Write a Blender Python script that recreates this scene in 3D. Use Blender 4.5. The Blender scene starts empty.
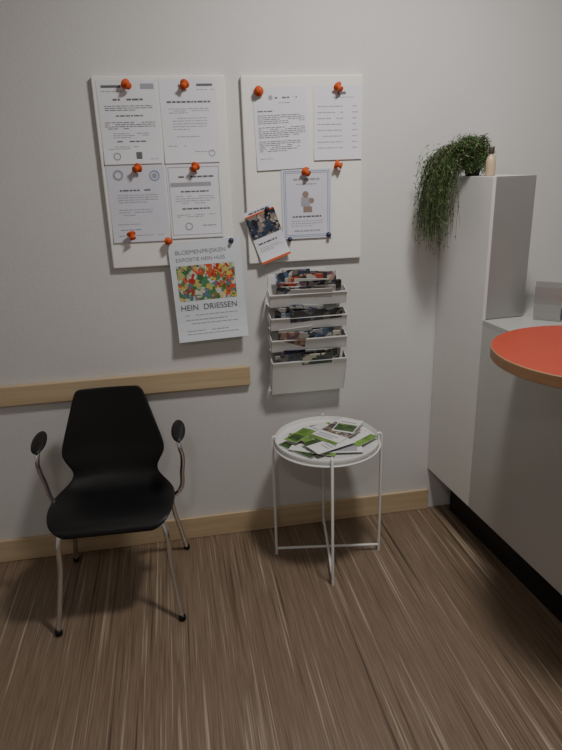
import bpy, bmesh, math, random
from mathutils import Vector, Matrix
random.seed(7)
SC=bpy.context.scene
H=1.53; D=2.342

# ---------------------------------------------------------------- materials
def new_mat(name):
    m=bpy.data.materials.new(name); m.use_nodes=True
    return m,m.node_tree,m.node_tree.nodes['Principled BSDF']
def mat(name,col,rough=.5,metal=0,spec=.5,var=.0,scale=20,bump=0,bscale=200):
    m,nt,b=new_mat(name)
    b.inputs['Roughness'].default_value=rough; b.inputs['Metallic'].default_value=metal
    b.inputs['Specular IOR Level'].default_value=spec
    tc=nt.nodes.new('ShaderNodeTexCoord')
    n=nt.nodes.new('ShaderNodeTexNoise'); n.inputs['Scale'].default_value=scale; n.inputs['Detail'].default_value=4
    nt.links.new(tc.outputs['Object'],n.inputs['Vector'])
    r=nt.nodes.new('ShaderNodeValToRGB')
    r.color_ramp.elements[0].position=.3; r.color_ramp.elements[1].position=.7
    r.color_ramp.elements[0].color=(*[c*(1-var) for c in col],1)
    r.color_ramp.elements[1].color=(*[min(1,c*(1+var)) for c in col],1)
    nt.links.new(n.outputs['Fac'],r.inputs['Fac']); nt.links.new(r.outputs['Color'],b.inputs['Base Color'])
    if bump:
        n2=nt.nodes.new('ShaderNodeTexNoise'); n2.inputs['Scale'].default_value=bscale; n2.inputs['Detail'].default_value=3
        nt.links.new(tc.outputs['Object'],n2.inputs['Vector'])
        bp=nt.nodes.new('ShaderNodeBump'); bp.inputs['Strength'].default_value=bump; bp.inputs['Distance'].default_value=.002
        nt.links.new(n2.outputs['Fac'],bp.inputs['Height']); nt.links.new(bp.outputs['Normal'],b.inputs['Normal'])
    return m
def streak_mat(name,stops,scale,rough=.5,bump=.0,scale2=None,mixf=.45,detail=5):
    m,nt,b=new_mat(name); b.inputs['Roughness'].default_value=rough
    tc=nt.nodes.new('ShaderNodeTexCoord')
    def nz(s,d):
        mp=nt.nodes.new('ShaderNodeMapping'); mp.inputs['Scale'].default_value=s
        nt.links.new(tc.outputs['Object'],mp.inputs['Vector'])
        n=nt.nodes.new('ShaderNodeTexNoise'); n.inputs['Scale'].default_value=1; n.inputs['Detail'].default_value=d
        n.inputs['Roughness'].default_value=.6
        nt.links.new(mp.outputs['Vector'],n.inputs['Vector']); return n
    n=nz(scale,detail)
    out=n.outputs['Fac']
    if scale2:
        n2=nz(scale2,3)
        mx=nt.nodes.new('ShaderNodeMix'); mx.data_type='FLOAT'; mx.inputs[0].default_value=mixf
        nt.links.new(n.outputs['Fac'],mx.inputs[2]); nt.links.new(n2.outputs['Fac'],mx.inputs[3]); out=mx.outputs[0]
    r=nt.nodes.new('ShaderNodeValToRGB'); el=r.color_ramp.elements
    while len(el)<len(stops): el.new(.5)
    for e,(p,c) in zip(el,stops): e.position=p; e.color=(*c,1)
    nt.links.new(out,r.inputs['Fac']); nt.links.new(r.outputs['Color'],b.inputs['Base Color'])
    if bump:
        bp=nt.nodes.new('ShaderNodeBump'); bp.inputs['Strength'].default_value=bump; bp.inputs['Distance'].default_value=.001
        nt.links.new(out,bp.inputs['Height']); nt.links.new(bp.outputs['Normal'],b.inputs['Normal'])
    return m
def patch_mat(name,cols,scale,rough=.3):
    m,nt,b=new_mat(name); b.inputs['Roughness'].default_value=rough
    tc=nt.nodes.new('ShaderNodeTexCoord')
    nd=nt.nodes.new('ShaderNodeTexNoise'); nd.inputs['Scale'].default_value=scale*.8; nd.inputs['Detail'].default_value=3
    nt.links.new(tc.outputs['Object'],nd.inputs['Vector'])
    add=nt.nodes.new('ShaderNodeMix'); add.data_type='RGBA'; add.blend_type='LINEAR_LIGHT'; add.inputs[0].default_value=.03
    nt.links.new(tc.outputs['Object'],add.inputs[6]); nt.links.new(nd.outputs['Color'],add.inputs[7])
    v=nt.nodes.new('ShaderNodeTexVoronoi'); v.inputs['Scale'].default_value=scale
    nt.links.new(add.outputs[2],v.inputs['Vector'])
    sp=nt.nodes.new('ShaderNodeSeparateColor'); nt.links.new(v.outputs['Color'],sp.inputs[0])
    r=nt.nodes.new('ShaderNodeValToRGB'); r.color_ramp.interpolation='CONSTANT'; el=r.color_ramp.elements
    while len(el)<len(cols): el.new(.5)
    for i,c in enumerate(cols): el[i].position=i/len(cols); el[i].color=(*c,1)
    nt.links.new(sp.outputs[0],r.inputs['Fac']); nt.links.new(r.outputs['Color'],b.inputs['Base Color'])
    return m

M_wall=mat('wall_paint',(.67,.665,.66),.75,var=.02,scale=1.5,bump=.3,bscale=90)
M_ceil=mat('ceiling_paint',(.70,.70,.69),.8,var=.02)
M_floor=streak_mat('striped_vinyl',[(.34,(.060,.040,.028)),(.42,(.155,.108,.072)),(.48,(.26,.190,.132)),(.52,(.165,.115,.078)),(.57,(.28,.215,.155)),(.66,(.50,.42,.32))],(105,1.3,1),.38,.05,(40,.6,1),.38,4)
M_wood=streak_mat('birch_wood',[(.3,(.50,.37,.22)),(.5,(.57,.44,.28)),(.7,(.63,.50,.34))],(1.5,40,40),.45)
M_board=mat('board_white',(.86,.85,.82),.35,var=.01)
M_paper=mat('paper_white',(.78,.78,.85),.35,var=.01)
M_paper2=mat('paper_pale',(.68,.69,.78),.3,var=.02)
M_poster=mat('poster_paper',(.74,.78,.85),.35,var=.01)
M_ink=mat('ink_grey',(.14,.14,.16),.6)
M_inkl=mat('ink_light',(.36,.36,.41),.6)
M_inkm=mat('ink_medium',(.24,.24,.28),.6)
M_blue=mat('ink_blue',(.22,.30,.5),.5)
M_brown=mat('ink_brown',(.30,.22,.18),.5)
M_orange=mat('magnet_orange',(.60,.10,.025),.6,spec=.25)
M_bluepin=mat('magnet_dark',(.03,.035,.08),.35)
M_white=mat('metal_white',(.78,.78,.77),.35,var=.01)
M_black=mat('black_plastic',(.008,.008,.009),.42,spec=.4)
M_blackm=mat('black_plinth',(.008,.008,.009),.6)
M_chrome=mat('chrome',(.80,.80,.81),.18,metal=1)
M_lam=mat('cabinet_laminate',(.70,.69,.67),.45,var=.01)
M_steel=mat('brushed_steel',(.42,.42,.41),.36,metal=.6,var=.03,scale=3)
M_steell=mat('holder_steel',(.42,.42,.41),.35,metal=.7)
M_cgrey=mat('counter_grey',(.52,.515,.50),.42,metal=.2,var=.02,scale=3)
M_ctop=mat('counter_top_light',(.42,.42,.41),.4)
M_red=mat('red_linoleum',(.42,.058,.030),.5,spec=.35,var=.03)
M_edge=streak_mat('edge_wood',[(.3,(.30,.17,.09)),(.7,(.40,.24,.13))],(6,6,60),.5)
M_soil=mat('dark_pot',(.05,.04,.03),.6)
M_bot=mat('bottle_beige',(.55,.42,.28),.4)
M_flower=patch_mat('painting_flowers',[(.05,.16,.05),(.5,.04,.03),(.65,.5,.10),(.6,.62,.58),(.08,.25,.10),(.65,.10,.05),(.42,.48,.2),(.12,.2,.3),(.10,.22,.12),(.5,.5,.42)],62)
M_photo=patch_mat('brochure_photo',[(.02,.02,.03),(.06,.07,.10),(.25,.22,.2),(.03,.05,.1),(.45,.4,.35)],60)
M_green=mat('cover_green',(.15,.29,.05),.35,var=.5,scale=25)
M_greend=mat('cover_dark_green',(.05,.10,.03),.35,var=.6,scale=40)
M_pic=patch_mat('cover_photo',[(.30,.20,.15),(.12,.1,.1),(.5,.42,.36),(.05,.07,.04),(.07,.06,.07),(.35,.3,.28)],60)
M_cover=mat('cover_white',(.76,.77,.76),.3,var=.02)
M_magB=patch_mat('magazine_photo',[(.42,.26,.18),(.12,.1,.1),(.7,.68,.6),(.05,.09,.04),(.05,.06,.1)],34)
M_magD=patch_mat('magazine_dark',[(.02,.02,.03),(.05,.06,.10),(.2,.18,.17),(.5,.5,.48),(.03,.03,.03)],40)
M_magE=patch_mat('magazine_blue',[(.35,.38,.42),(.1,.15,.25),(.6,.6,.58),(.04,.05,.07)],35)
M_magR=patch_mat('magazine_warm',[(.45,.08,.05),(.5,.3,.2),(.06,.05,.05),(.55,.52,.48),(.2,.1,.15)],40)
M_page=mat('magazine_pages',(.60,.59,.56),.6)

# ---------------------------------------------------------------- helpers
def link(o,parent=None):
    SC.collection.objects.link(o)
    if parent: o.parent=parent
    return o
def empty(name,loc=(0,0,0),rz=0):
    e=bpy.data.objects.new(name,None); e.location=loc; e.rotation_euler=(0,0,rz); e.empty_display_size=.1
    return link(e)
def obj_from_bm(name,bm,mats,parent=None,smooth=False,loc=(0,0,0),rot=(0,0,0)):
    me=bpy.data.meshes.new(name); bm.to_mesh(me); bm.free()
    if not isinstance(mats,(list,tuple)): mats=[mats]
    for m in mats: me.materials.append(m)
    if smooth:
        for p in me.polygons: p.use_smooth=True
    o=bpy.data.objects.new(name,me); o.location=loc; o.rotation_euler=rot
    return link(o,parent)
def box_bm(bm,x0,x1,y0,y1,z0,z1,mi=0,M=None):
    vs=[bm.verts.new(Vector(c) if M is None else M@Vector(c)) for c in
        [(x0,y0,z0),(x1,y0,z0),(x1,y1,z0),(x0,y1,z0),(x0,y0,z1),(x1,y0,z1),(x1,y1,z1),(x0,y1,z1)]]
    fs=[]
    for f in [(0,3,2,1),(4,5,6,7),(0,1,5,4),(1,2,6,5),(2,3,7,6),(3,0,4,7)]:
        fc=bm.faces.new([vs[i] for i in f]); fc.material_index=mi; fs.append(fc)
    return fs
def box(name,x0,x1,y0,y1,z0,z1,m,parent=None,bev=0):
    bm=bmesh.new(); box_bm(bm,x0,x1,y0,y1,z0,z1)
    o=obj_from_bm(name,bm,m,parent)
    if bev:
        b=o.modifiers.new('bev','BEVEL'); b.width=bev; b.segments=2
    return o
def tube(name,pts,rad,m,parent=None,res=4,smooth=True,cyclic=False):
    cu=bpy.data.curves.new(name,'CURVE'); cu.dimensions='3D'; cu.bevel_depth=rad; cu.bevel_resolution=res
    cu.use_fill_caps=True
    sp=cu.splines.new('BEZIER' if smooth else 'POLY')
    if smooth:
        sp.bezier_points.add(len(pts)-1)
        for bp_,p in zip(sp.bezier_points,pts):
            bp_.co=p; bp_.handle_left_type=bp_.handle_right_type='AUTO'
    else:
        sp.points.add(len(pts)-1)
        for q,p in zip(sp.points,pts): q.co=(*p,1)
    sp.use_cyclic_u=cyclic
    cu.materials.append(m)
    tmp=bpy.data.objects.new(name+'_c',cu); SC.collection.objects.link(tmp)
    dg=bpy.context.evaluated_depsgraph_get(); me=bpy.data.meshes.new_from_object(tmp.evaluated_get(dg))
    bpy.data.objects.remove(tmp)
    for p in me.polygons: p.use_smooth=True
    o=bpy.data.objects.new(name,me)
    return link(o,parent)
def lathe(bm,prof,n=48,c=(0,0),mi=None):
    rings=[]
    for r,z in prof:
        rings.append([bm.verts.new((c[0]+r*math.cos(2*math.pi*i/n),c[1]+r*math.sin(2*math.pi*i/n),z)) for i in range(n)])
    for k in range(len(rings)-1):
        for i in range(n):
            f=bm.faces.new([rings[k][i],rings[k][(i+1)%n],rings[k+1][(i+1)%n],rings[k+1][i]])
            if mi: f.material_index=mi[k]
    return rings
def text_mesh(name,s,size,m,parent,loc,align='LEFT',sx=1):
    cu=bpy.data.curves.new(name,'FONT'); cu.body=s; cu.size=size; cu.align_x=align; cu.materials.append(m)
    tmp=bpy.data.objects.new(name+'_c',cu); SC.collection.objects.link(tmp)
    dg=bpy.context.evaluated_depsgraph_get(); me=bpy.data.meshes.new_from_object(tmp.evaluated_get(dg))
    bpy.data.objects.remove(tmp)
    me.transform(Matrix.Diagonal((sx,1,1,1)))
    me.transform(Matrix.Rotation(math.pi/2,4,'X'))
    o=bpy.data.objects.new(name,me); o.location=loc
    return link(o,parent)

# ---------------------------------------------------------------- room
XL,XR,YF,ZC=-1.7,2.6,-1.8,2.6
box('floor',XL,XR,YF,D,-.05,0,M_floor)
box('ceiling',XL,XR,YF,D,ZC,ZC+.05,M_ceil)
box('wall_back',XL-.1,XR+.1,D,D+.1,-.05,ZC+.05,M_wall)
box('wall_front',XL-.1,XR+.1,YF-.1,YF,-.05,ZC+.05,M_wall)
box('wall_left',XL-.1,XL,YF,D,-.05,ZC+.05,M_wall)
box('wall_right',XR,XR+.1,YF,D,-.05,ZC+.05,M_wall)
box('baseboard_back',XL,1.06,D-.014,D,0,.1,M_wood,bev=.003)
box('trim_rail',XL,.262,D-.022,D,.688,.768,M_wood,bev=.004)

# ---------------------------------------------------------------- notice boards
def board(x0,x1,z0,z1):
    return box('notice_board',x0,x1,D-.02,D-.0005,z0,z1,M_board,bev=.004)
board(-.222,.226,1.188,1.83)
board(.281,.722,1.176,1.827)

# ---------------------------------------------------------------- papers
class Sheet:
    def __init__(s,name,cx,cz,w,h,rot=0,yy=D-.0215,m=M_paper,curl=.004):
        s.w,s.h=w,h; s.bm=bmesh.new(); s.curl=curl
        s.name=name; s.loc=(cx,yy,cz); s.rot=math.radians(rot)
        nx,nz=8,10
        V=[[s.bm.verts.new(s.P(-w/2+w*i/nx,-h/2+h*j/nz,0)) for i in range(nx+1)] for j in range(nz+1)]
        for j in range(nz):
            for i in range(nx):
                s.bm.faces.new([V[j][i],V[j][i+1],V[j+1][i+1],V[j+1][i]])
        s.mats=[m]
    def off(s,u,v):
        t=max(0,-v/(s.h/2)-.3)/.7
        return s.curl*t*t
    def P(s,u,v,o): return (u,-s.off(u,v)-o,v)
    def rect(s,u0,u1,v0,v1,m,o=.0006):
        if m not in s.mats: s.mats.append(m)
        mi=s.mats.index(m)
        n=max(1,int((v1-v0)/.03))
        for k in range(n):
            a=v0+(v1-v0)*k/n; b=v0+(v1-v0)*(k+1)/n
            f=s.bm.faces.new([s.bm.verts.new(s.P(*q,o)) for q in [(u0,a),(u1,a),(u1,b),(u0,b)]]); f.material_index=mi
    def disc(s,u,v,r,m,o=.0008,inner=0):
        if m not in s.mats: s.mats.append(m)
        mi=s.mats.index(m); n=20
        if inner:
            A=[s.bm.verts.new(s.P(u+r*math.cos(6.2832*i/n),v+r*math.sin(6.2832*i/n),o)) for i in range(n)]
            B=[s.bm.verts.new(s.P(u+inner*math.cos(6.2832*i/n),v+inner*math.sin(6.2832*i/n),o)) for i in range(n)]
            for i in range(n):
                f=s.bm.faces.new([A[i],A[(i+1)%n],B[(i+1)%n],B[i]]); f.material_index=mi
        else:
            f=s.bm.faces.new([s.bm.verts.new(s.P(u+r*math.cos(6.2832*i/n),v+r*math.sin(6.2832*i/n),o)) for i in range(n)]); f.material_index=mi
    def line(s,v,u0,u1,hh=.0022,m=None,fill=.9):
        m=m or M_inkl; u=u0
        while u<u1-.004:
            L=random.uniform(.006,.022); e=min(u+L,u1)
            if random.random()<fill: s.rect(u,e,v,v+hh,m)
            u=e+.003
    def para(s,v,n,u0,u1,step=.0065,**k):
        for i in range(n):
            s.line(v-i*step,u0,u1 if i<n-1 else u0+(u1-u0)*random.uniform(.4,.8),**k)
    def done(s):
        o=obj_from_bm(s.name,s.bm,s.mats,loc=s.loc,rot=(0,s.rot,0)); return o

s=Sheet('certificate_sheet',-.108,1.683,.200,.268)
s.rect(-.085,-.02,.11,.118,M_ink); s.rect(.045,.09,.105,.122,M_inkl); s.line(.098,-.085,-.01)
s.line(.07,-.05,.05,.006,M_ink); s.para(.052,3,-.08,.08,m=M_ink); s.line(.02,-.045,.045,.004,M_ink)
s.para(0,4,-.085,.085,m=M_ink); s.para(-.035,3,-.06,.06); s.line(-.062,-.05,.05,.004,M_ink); s.para(-.078,2,-.08,.02)
s.disc(-.055,-.108,.013,M_inkl,inner=.009); s.rect(.01,.03,-.118,-.095,M_ink); s.line(-.12,.04,.085)
s.done()
s=Sheet('certificate_sheet',.096,1.683,.194,.272)
s.rect(.03,.085,.112,.12,M_ink); s.line(.10,.03,.09); s.line(.06,-.075,.075,.006,M_ink,1); s.para(.04,3,-.07,.07)
s.para(.01,5,-.06,.06,.009); s.line(-.05,-.05,.03); s.line(-.08,-.08,-.02); s.line(-.1,.01,.08); s.disc(.07,-.105,.012,M_inkl,inner=.009)
s.done()
s=Sheet('certificate_sheet',-.108,1.413,.200,.264,m=M_paper2)
s.disc(-.06,.10,.018,M_inkl,inner=.011); s.disc(.065,.095,.018,M_blue,inner=.014); s.disc(.065,.095,.009,M_inkl)
s.line(.045,-.06,.06,.005,M_ink); s.para(.03,4,-.07,.07,.008); s.para(-.02,3,-.07,.05,.009); s.line(-.07,-.08,.0); s.line(-.09,-.07,.0,.003,M_blue); s.line(-.11,-.08,.08)
s.done()
s=Sheet('certificate_sheet',.095,1.417,.192,.262,m=M_paper)
for a in [(-.09,.09,.115,.117),(-.09,.09,-.12,-.118),(-.09,-.088,-.12,.117),(.088,.09,-.12,.117)]: s.rect(*a,M_inkl)
s.rect(-.085,.06,.050,.064,M_inkl); s.line(.08,-.07,.07,.006,M_ink); s.line(.03,-.05,.05,.005,M_ink); s.para(.015,4,-.07,.07,.008); s.line(-.03,-.05,.05,.005,M_ink)
s.para(-.05,2,-.07,.07); s.disc(-.03,-.09,.014,M_inkl,inner=.010); s.line(-.09,.02,.07,.004,M_inkl)
s.done()
s=Sheet('notice_sheet',.421,1.652,.196,.275,rot=-1.5,yy=D-.022)
s.line(.10,-.02,.06,.005,M_ink); s.disc(-.035,.104,.008,M_inkl); s.line(.085,-.02,.05)
s.line(.058,-.085,-.03,.004,M_ink,1)
s.para(.045,5,-.085,.085,.0065,m=M_ink); s.para(.005,6,-.085,.085,.0065,m=M_ink); s.para(-.042,6,-.085,.07,.0065,m=M_ink); s.line(-.1,-.085,-.03)
s.done()
s=Sheet('notice_sheet',.628,1.667,.180,.250,yy=D-.022)
s.rect(.0,.03,.095,.105,M_ink); s.line(.085,-.02,.06)
for i in range(8): s.line(.055-i*.02,-.075,.02,.003,M_inkl); s.line(.055-i*.02,.055,.075,.003,M_inkl)
s.done()
s=Sheet('notice_sheet',.508,1.388,.190,.250,yy=D-.023,m=M_paper2)
for w_ in (.0,.006): 
    for a in [(-.087+w_,.087-w_,.117-w_,.119-w_),(-.087+w_,.087-w_,-.119+w_,-.117+w_),(-.087+w_,-.085+w_,-.119+w_,.119-w_),(.085-w_,.087-w_,-.119+w_,.119-w_)]: s.rect(*a,M_blue)
s.line(.085,-.05,.05,.008,M_inkl,1); s.line(.070,-.04,.04,.004,M_inkl)
s.disc(-.005,.035,.012,M_brown); s.rect(-.022,.012,-.008,.025,M_inkl); s.disc(.018,.012,.010,M_brown); s.rect(-.014,.02,-.03,-.009,M_brown)
s.line(-.048,-.055,.055,.006,M_ink,1); s.para(-.062,3,-.06,.06,.009); s.line(-.1,-.05,.05,.006,M_inkl)
s.done()
s=Sheet('leaflet',.352,1.287,.116,.200,rot=-19,yy=D-.027,m=M_paper,curl=.012)
s.rect(-.058,.058,-.005,.078,M_photo); s.rect(-.058,.058,.078,.084,M_orange); s.line(.087,-.04,.04,.006,M_ink)
s.line(-.03,-.045,.03,.006,M_ink); s.para(-.045,3,-.045,.045); s.rect(-.058,.058,-.1,-.092,M_orange)
s.done()
pe=empty('exhibition_poster',(.121,D-.031,1.088)); pe.rotation_euler=(0,math.radians(-2),0)
s=Sheet('poster_sheet',0,0,.268,.378,m=M_poster,curl=.016)
s.rect(-.114,.104,-.034,.100,M_flower)
for k,v in enumerate([-.092,-.110,-.124,-.152,-.164]): s.line(v,-.10,.10 if k%2==0 else .06,.0036,M_inkl)
o=s.done(); o.location=(0,0,0); o.parent=pe
text_mesh('title_text','HEIN  DRIESSEN',.031,M_ink,pe,(-.114,-.0016,-.070),sx=.98)
text_mesh('head_text','BLOEMENPRIJSKEN',.022,M_inkm,pe,(-.112,-.0008,.142),sx=1.02)
text_mesh('sub_text','EXPOSITIE HEIN HUIS',.020,M_inkm,pe,(-.112,-.0008,.115),sx=.96)

def magnet(x,z,sz=1,m=M_orange,yy=D-.0228,tilt=0,tz=0):
    bm=bmesh.new()
    prof=[(0.0005,0),(.0155,0),(.0165,.002),(.0160,.005),(.0115,.008),(.0085,.012),(.0085,.016),(.0110,.020),(.0118,.022),(.0112,.0235),(.0005,.024)]
    lathe(bm,[(r*sz,zz*sz) for r,zz in prof],20)
    R=Matrix.Rotation(tz,4,'Z')@Matrix.Rotation(math.pi/2+tilt,4,'X')
    bm.transform(R)
    ymax=max(v.co.y for v in bm.verts)
    bm.transform(Matrix.Translation((0,-ymax,0)))
    obj_from_bm('magnet_pin',bm,m,smooth=True,loc=(x,yy,z))
magnet(-.112,1.805,1,tz=.7,tilt=.5); magnet(.088,1.803,1,tz=-.5,tilt=.6); magnet(-.094,1.537,1,tz=-.7,tilt=.3); magnet(.105,1.537,1,tz=-.6,tilt=.6)
magnet(-.145,1.315,1,tilt=1.0,tz=.5,yy=D-.026); magnet(-.018,1.280,.85,tz=.5,yy=D-.033); magnet(.342,1.775,1.05,tz=-.2,tilt=-.2); magnet(.622,1.79,1,tz=.6,tilt=.7)
magnet(.499,1.507,1,tz=.6,tilt=.5); magnet(.615,1.527,1.05,tz=1.1,tilt=.3); magnet(.215,1.270,.6,M_bluepin,yy=D-.033); magnet(.59,1.272,.6,M_bluepin,yy=D-.026)
magnet(.355,1.378,.55,M_bluepin,yy=D-.031); magnet(.438,1.262,.55,M_bluepin,yy=D-.031)

# ---------------------------------------------------------------- wall magazine rack
rk=empty('wall_magazine_rack',(.492,D,.0))
W=.150
bm=bmesh.new(); box_bm(bm,-W+.01,W-.01,-.004,-.0005,.63,1.125)
box_bm(bm,-.09,.09,-.004,-.0005,1.115,1.14)
obj_from_bm('back_plate',bm,M_white,rk)
tiers=[(.798,.148),(.888,.050),(.975,.050),(1.066,.050)]
for k,(zt,hh) in enumerate(tiers):
    bm=bmesh.new()
    yt,yb=-.105,-.105+.35*hh
    zb=zt-hh
    def quadbox(a,b,c,d,th):
        vs=[bm.verts.new(p) for p in (a,b,c,d)]+[bm.verts.new(Vector(p)+Vector(th)) for p in (a,b,c,d)]
        for f in [(0,1,2,3),(7,6,5,4),(0,4,5,1),(1,5,6,2),(2,6,7,3),(3,7,4,0)]: bm.faces.new([vs[i] for i in f])
    quadbox((-W,yb,zb),(W,yb,zb),(W,yt,zt),(-W,yt,zt),(0,.002,0))
    quadbox((-W,yb,zb),(W,yb,zb),(W,-.004,zb),(-W,-.004,zb),(0,0,.002))
    for sx in (-1,1):
        quadbox((sx*W,yb,zb),(sx*W,yt,zt),(sx*W,-.055,zt+.018),(sx*W,-.004,zt-.01 if k else zb+.05),(-sx*.002,0,0))
    box_bm(bm,-W,W,yt-.003,yt+.002,zt-.002,zt+.002)
    obj_from_bm('pocket_%d'%(k+1),bm,M_white,rk)
pm=[M_magD,M_magE,M_magB,M_page,M_magR,M_magD,M_green]
rr=random.Random(21)
for k,(zt,hh) in enumerate(tiers):
    bm=bmesh.new(); n=13
    for j in range(n):
        w=rr.uniform(.10,.23); x0=rr.uniform(-W+.012,W-.012-w)
        base=zt-.045; L=rr.uniform(.066,.096)
        if k==3: L=.07+j*.0038+rr.uniform(0,.014)
        yb=-.084+j*.005; ang=math.radians(26-j*2.0)
        M=Matrix.Translation((x0+w/2,yb,base))@Matrix.Rotation(rr.uniform(-.10,.10),4,'Y')@Matrix.Rotation(ang,4,'X')
        box_bm(bm,-w/2,w/2,-.0013,.0013,0,L,rr.choice([0,0,1,2,2,3,3,4,5,5]),M)
    obj_from_bm('magazines_%d'%(k+1),bm,pm,rk)

# ---------------------------------------------------------------- side table
tb=empty('side_table',(.5245,2.103,0),math.radians(-9))
TR=.199; ZT=.508
bm=bmesh.new()
lathe(bm,[(.0005,ZT),(TR-.004,ZT),(TR-.001,ZT+.003),(TR,ZT+.018),(TR+.002,ZT+.020),(TR+.004,ZT+.018),(TR+.003,ZT-.003),(TR,ZT-.006),(.0005,ZT-.006)],72)
obj_from_bm('tray',bm,M_white,tb,smooth=True)
RL=.212
for i in range(4):
    a=math.pi/2*i; c,s_=math.cos(a),math.sin(a)
    tube('leg_%d'%(i+1),[(c*RL,s_*RL,.0),(c*RL,s_*RL,ZT+.020),(c*(RL-.006),s_*(RL-.006),ZT+.027),(c*(RL-.014),s_*(RL-.014),ZT+.024)],.0056,M_white,tb,smooth=False)
ring=[(math.cos(t*math.pi/24)*(RL-.007),math.sin(t*math.pi/24)*(RL-.007),ZT-.006) for t in range(48)]
tube('support_ring',ring,.0038,M_white,tb,smooth=False,cyclic=True)
tube('base_bar_1',[(-RL,0,.028),(RL,0,.028)],.0056,M_white,tb,smooth=False)
tube('base_bar_2',[(0,-RL,.034),(0,RL,.034)],.0056,M_white,tb,smooth=False)

mg=empty('magazine_pile',(.5245,2.103,ZT+.0005))
MM=[M_page,M_cover,M_green,M_greend,M_pic,M_inkl]
def mag(x,y,z,w,h,rot,base,parts,th=.002):
    bm=bmesh.new(); M=Matrix.Translation((x,y,z))@Matrix.Rotation(math.radians(rot),4,'Z')
    fs=box_bm(bm,-w/2,w/2,-h/2,h/2,0,th,0,M); fs[1].material_index=base
    for i,(u0,u1,v0,v1,mi) in enumerate(parts):
        zz=th+.0003*(1+i*.5)
        f=bm.faces.new([bm.verts.new(M@Vector(((u-.5)*w,(v-.5)*h,zz))) for u,v in ((u0,v0),(u1,v0),(u1,v1),(u0,v1))]); f.material_index=mi
    obj_from_bm('magazine',bm,MM,mg)
LA=[(.0,1,.0,.22,2),(.08,.6,.40,.43,5),(.08,.8,.50,.53,5),(.08,.7,.60,.63,5),(.5,.95,.70,.92,4)]
LB=[(.0,1,.45,1.,4),(.0,1,.0,.12,2),(.1,.8,.3,.34,5),(.1,.7,.2,.23,5)]
LC=[(.05,.95,.08,.5,3),(.05,.95,.5,.58,2),(.1,.8,.7,.75,5)]
LD=[(.06,.46,.1,.9,5),(.54,.94,.5,.9,2),(.54,.94,.1,.42,4)]
LE=[(.0,.28,.0,1,3),(.45,.9,.3,.34,5),(.45,.9,.4,.44,5),(.45,.9,.5,.54,5)]
mag(-.075,.01,.000,.14,.20,68,1,LA)
mag(.065,.045,.000,.15,.21,-40,1,LE)
mag(-.09,-.03,.003,.13,.17,35,1,LE)
mag(-.055,-.05,.006,.12,.18,58,1,LA)
mag(.02,-.06,.009,.14,.19,80,1,LD)
mag(.10,-.005,.012,.12,.16,35,1,LA)
mag(.04,.085,.015,.11,.18,-78,1,LC)
mag(-.03,.04,.018,.12,.18,-62,1,LA)
mag(-.01,-.065,.021,.11,.17,-68,1,LE)
mag(.035,.01,.024,.13,.17,-52,1,LB)
mag(.10,.060,.027,.09,.13,-35,1,LC)
mag(-.10,.03,.021,.06,.13,-48,2,[(.1,.9,.1,.5,3)])

# ---------------------------------------------------------------- armchair
ch=empty('armchair',(-.288,2.03,0),math.radians(-2))
st=[(-.188,.372,.150,0,0),(-.186,.392,.180,0,0),(-.165,.408,.203,.002,0),(-.10,.410,.218,.008,0),(-.03,.404,.222,.012,0),(.035,.400,.214,.014,0),
    (.080,.406,.190,.016,.004),(.112,.432,.160,.01,.012),(.126,.465,.152,.004,.018),(.134,.50,.170,0,.028),(.142,.530,.188,0,.034),(.150,.56,.188,0,.034),
    (.160,.62,.169,0,.028),(.170,.68,.150,0,.02),(.178,.73,.134,0,.014),(.182,.762,.123,0,.01),(.183,.771,.108,0,.008)]
bm=bmesh.new(); nu=14; rows=[]
for (y,z,hw,lift,fwd) in st:
    row=[]
    for i in range(nu+1):
        u=-1+2*i/nu
        row.append(bm.verts.new((u*hw,y-fwd*u*u,z+lift*abs(u)**2.5)))
    rows.append(row)
for j in range(len(rows)-1):
    for i in range(nu): bm.faces.new([rows[j][i],rows[j][i+1],rows[j+1][i+1],rows[j+1][i]])
bmesh.ops.recalc_face_normals(bm,faces=bm.faces)
o=obj_from_bm('seat_shell',bm,M_black,ch,smooth=True)
m=o.modifiers.new('s','SOLIDIFY'); m.thickness=.009; m.offset=0
m=o.modifiers.new('ss','SUBSURF'); m.levels=2; m.render_levels=2
LR=.0095
for sx,n in ((-1,'left'),(1,'right')):
    tube('front_leg_'+n,[(sx*.214,-.198,.008),(sx*.190,-.150,.20),(sx*.172,-.115,.365),(sx*.150,-.08,.388),(sx*.10,-.02,.390)],LR,M_chrome,ch)
    tube('rear_leg_'+n,[(sx*.228,.235,.008),(sx*.200,.175,.20),(sx*.172,.11,.365),(sx*.145,.07,.388),(sx*.10,-.02,.390)],LR,M_chrome,ch)
    for yy,xx in ((-.198,.214),(.235,.228)):
        bm=bmesh.new(); lathe(bm,[(.0005,0),(.011,0),(.0125,.004),(.0125,.018),(.010,.022),(.0005,.022)],16,(sx*xx,yy))
        obj_from_bm('foot_cap',bm,M_black,ch,smooth=True)
    ox=.012
    tube('arm_tube_'+n,[(sx*.12,.0,.388),(sx*.19,.0,.388),(sx*.222+ox,-.002,.412),(sx*.240+ox,-.010,.50),(sx*.246+ox,-.030,.565),(sx*.241+ox,-.045,.608),(sx*.238+ox,-.02,.635),(sx*.238+ox,.02,.645)],.0085,M_chrome,ch)
    bm=bmesh.new(); bmesh.ops.create_uvsphere(bm,u_segments=24,v_segments=14,radius=1)
    pad=obj_from_bm('arm_pad_'+n,bm,M_black,ch,smooth=True,loc=(sx*.238+ox,.0,.650),rot=(math.radians(12),0,0)); pad.scale=(.025,.066,.011)
tube('under_bar',[(-.12,-.02,.391),(.12,-.02,.391)],LR,M_chrome,ch,smooth=False)

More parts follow.
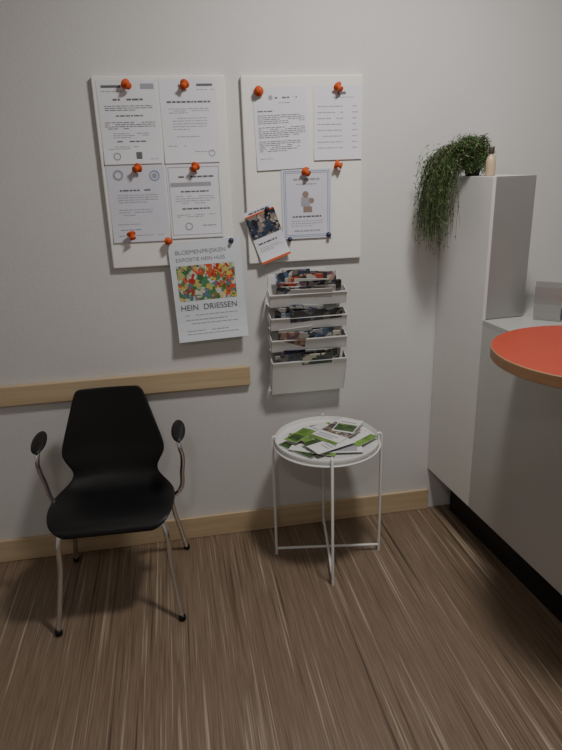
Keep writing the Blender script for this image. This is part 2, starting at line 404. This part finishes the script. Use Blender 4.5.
# ---------------------------------------------------------------- cabinet + counter (slightly skewed frame)
RZ=math.radians(4.4)
tc_=empty('tall_cabinet',(1.054,D-.002,0),RZ)
box('side_panel',0,.012,-.345,-.002,.205,1.47,M_lam,tc_,bev=.001)
box('front_panel',.012,.167,-.345,-.333,.9755,1.47,M_steel,tc_,bev=.001)
box('carcass',.012,.167,-.333,-.016,.205,1.462,M_lam,tc_)
box('top_panel',.012,.167,-.333,-.016,1.462,1.470,M_lam,tc_)
box('low_carcass',.168,.62,-.345,-.052,.205,.955,M_cgrey,tc_)
box('low_worktop',.168,.62,-.345,-.052,.955,.975,M_ctop,tc_)
box('plinth',.095,.60,-.345,-.05,0,.205,M_blackm,tc_)
rc=empty('reception_counter',(1.054,D-.002,0),RZ)
box('side_panel_grey',.0,.018,-1.75,-.347,.205,.955,M_cgrey,rc,bev=.001)
box('counter_body',.018,.62,-1.75,-.347,.205,.955,M_cgrey,rc)
box('worktop',0,.62,-1.75,-.347,.955,.975,M_ctop,rc)
box('plinth',.095,.60,-1.75,-.347,0,.205,M_blackm,rc)

bm=bmesh.new()
R=.28
lathe(bm,[(.0005,.976),(R-.002,.976),(R,.978),(R,1.007),(R-.002,1.0095),(R-.004,1.010),(.0005,1.010)],96,mi=[1,1,1,1,0,0])
obj_from_bm('round_countertop',bm,[M_red,M_edge],None,loc=(1.146,1.469,0))

# brochure holder: curved steel back seen from behind, tray and leaflets on the far side
bh=empty('brochure_holder',(1.288,1.925,.976),math.radians(138))
bm=bmesh.new()
prof=[(0,0.0),(.012,.03),(.018,.06),(.020,.09),(.018,.12),(.014,.140)]
def sheet(prof,w0,w1,t):
    A=[[bm.verts.new((x,y-dy,z)) for x,y,z in ((w0,p[0],p[1]),(w1,p[0],p[1]))] for dy in (0,t) for p in prof]
    n=len(prof)
    for base in (0,n):
        for i in range(n-1): bm.faces.new([A[base+i][0],A[base+i][1],A[base+i+1][1],A[base+i+1][0]])
    for i in range(n-1):
        for e in (0,1): bm.faces.new([A[i][e],A[i+1][e],A[n+i+1][e],A[n+i][e]])
    bm.faces.new([A[n-1][0],A[n-1][1],A[2*n-1][1],A[2*n-1][0]])
sheet(prof,-.045,.045,.003)
box_bm(bm,-.045,.045,-.065,.0,0,.003)
box_bm(bm,-.045,.045,-.065,-.062,.003,.035)
bmesh.ops.recalc_face_normals(bm,faces=bm.faces)
obj_from_bm('holder_shell',bm,M_steell,bh)
bm=bmesh.new()
for j in range(4): box_bm(bm,-.040,.040,-.014-j*.007,-.011-j*.007,.004,.125-j*.012)
obj_from_bm('leaflets',bm,M_paper,bh)

# bottle
bm=bmesh.new()
lathe(bm,[(.0005,0),(.015,0),(.017,.003),(.017,.05),(.013,.062),(.007,.068),(.007,.078)],24,mi=[0]*6)
lathe(bm,[(.0005,.074),(.009,.074),(.0095,.078),(.0095,.092),(.008,.095),(.0005,.095)],24,mi=[1]*5)
obj_from_bm('small_bottle',bm,[M_bot,M_soil],None,smooth=True,loc=(1.114,2.085,1.4705))

# ---------------------------------------------------------------- hanging plant
hp=empty('hanging_plant',(1.100,2.19,1.4705))
bm=bmesh.new()
lathe(bm,[(.0005,0),(.024,0),(.030,.028),(.031,.031),(.027,.031),(.024,.025),(.0005,.025)],28)
obj_from_bm('pot',bm,M_soil,hp,smooth=True)
m_gr=[mat('leaf_green_a',(.075,.130,.042),.55),mat('leaf_green_b',(.125,.19,.065),.55),mat('leaf_green_c',(.035,.06,.022),.6),mat('leaf_brown',(.09,.06,.035),.6)]
bm=bmesh.new()
def bez(p,t):
    a,b,c,d=p; return a*(1-t)**3+b*3*t*(1-t)**2+c*3*t*t*(1-t)+d*t**3
def strand(pts,r,mi):
    prev=None
    for k,p in enumerate(pts):
        q=r*(1-.6*k/len(pts))
        ring=[bm.verts.new(p+Vector((q*math.cos(a),q*math.sin(a),0))) for a in (0,2.09,4.19)]
        if prev:
            for i in range(3):
                f=bm.faces.new([prev[i],prev[(i+1)%3],ring[(i+1)%3],ring[i]]); f.material_index=mi
        prev=ring
def leaf(p,L,mi,down=False):
    d=Vector((random.gauss(0,1),random.gauss(0,1),random.gauss(-1.6 if down else -.3,.7))).normalized()*L
    s_=d.cross(Vector((random.gauss(0,1),random.gauss(0,1),random.gauss(0,1)))).normalized()*L*.11
    f=bm.faces.new([bm.verts.new(q) for q in (p,p+d*.5+s_,p+d,p+d*.5-s_)]); f.material_index=mi
def mi_(): return random.choices([0,1,2,3],[5,3,4,1])[0]
for i in range(1150):
    kind=random.random()
    p0=Vector((random.uniform(-.022,.022),random.uniform(-.022,.022),.027))
    long=kind<.57
    if long:
        ex=random.triangular(-.205,-.080,-.155); ey=random.uniform(-.09,.06)
        top=random.uniform(.05,.125)
        ez=random.triangular(-.285,.03,-.19)
        if ex<-.185: ez=random.uniform(-.22,.0)
        if random.random()<.25: ez=random.uniform(-.10,.06)
        ex2=ex+random.uniform(-.02,.012)
        p=[p0,Vector((ex*.35,ey*.4,top*1.2)),Vector((ex*1.05,ey,top*1.1)),Vector((min(ex2,-.07),ey,ez))]
    elif kind<.83:
        a=random.uniform(0,6.28); R_=random.uniform(.01,.080)
        ex=R_*math.cos(a)-.022; ey=R_*math.sin(a)*.9-.01
        zt=random.uniform(.09,.165)
        p=[p0,Vector((ex*.4,ey*.4,zt)),Vector((ex,ey,zt)),Vector((ex*1.15,ey*1.1,random.uniform(.03,.10)))]
    else:
        a=random.uniform(math.radians(150),math.radians(350)); R_=random.uniform(.042,.065)
        ex=R_*math.cos(a); ey=R_*math.sin(a)
        p=[p0,Vector((ex*.5,ey*.5,.09)),Vector((ex,ey,.08)),Vector((ex*1.1,ey*1.1,random.uniform(.008,.03)))]
    n=12
    mi=mi_()
    w=[Vector((random.gauss(0,.004),random.gauss(0,.004),random.gauss(0,.003))) for _ in range(n+1)]
    pts=[bez(p,k/n)+w[k]*(k/n) for k in range(n+1)]
    for q in pts:
        q.y=min(q.y,.13)
        if q.x>-.05: q.z=max(q.z,.004)
    strand(pts,random.uniform(.0007,.0014),mi)
    for k in range(2,n+1):
        for _ in range(2):
            q=pts[k-1].lerp(pts[k],random.random()); leaf(q,random.uniform(.008,.018),mi if random.random()<.7 else mi_(),long and k>6)
obj_from_bm('foliage',bm,m_gr,hp)

# ---------------------------------------------------------------- lights
def area(name,loc,size,power,col,rot=(0,0,0),sy=None):
    l=bpy.data.lights.new(name,'AREA'); l.shape='RECTANGLE'; l.size=size; l.size_y=sy or size; l.energy=power; l.color=col
    o=bpy.data.objects.new(name,l); o.location=loc; o.rotation_euler=rot; return link(o)
def lamp(x,y,power,size=.26,col=(1,.96,.91)):
    cl=empty('ceiling_or_fill_lamp',(x,y,ZC))
    bm=bmesh.new(); lathe(bm,[(.0005,0),(.17,0),(.17,-.03),(.16,-.04),(.15,-.035),(.0005,-.03)],40)
    obj_from_bm('lamp_housing',bm,M_white,cl)
    a=area('ceiling_or_fill_light',(0,0,-.045),size,power,col); a.data.shape='DISK'; a.parent=cl
lamp(.72,1.35,24)
lamp(-.3,-.7,9)  # weaker fill lamp, added out of view to brighten the counter's left side
w=bpy.data.worlds.new('world'); SC.world=w; w.use_nodes=True
w.node_tree.nodes['Background'].inputs[0].default_value=(.6,.65,.7,1); w.node_tree.nodes['Background'].inputs[1].default_value=.1

# ---------------------------------------------------------------- camera
cam=bpy.data.cameras.new('camera'); co=bpy.data.objects.new('camera',cam); link(co)
cam.sensor_width=36; cam.sensor_fit='AUTO'; cam.lens=610/750*36; cam.clip_start=.02
y=math.radians(9.5); p=math.radians(19); r=math.radians(1.9)
F=Vector((math.sin(y)*math.cos(p),math.cos(y)*math.cos(p),-math.sin(p)))
Rt=Vector((math.cos(y),-math.sin(y),0)); U=Rt.cross(F)
ri=Rt*math.cos(r)-U*math.sin(r); ui=Rt*math.sin(r)+U*math.cos(r)
Mx=Matrix((ri,ui,-F)).transposed().to_4x4(); Mx.translation=Vector((0,0,H))
co.matrix_world=Mx
SC.camera=co
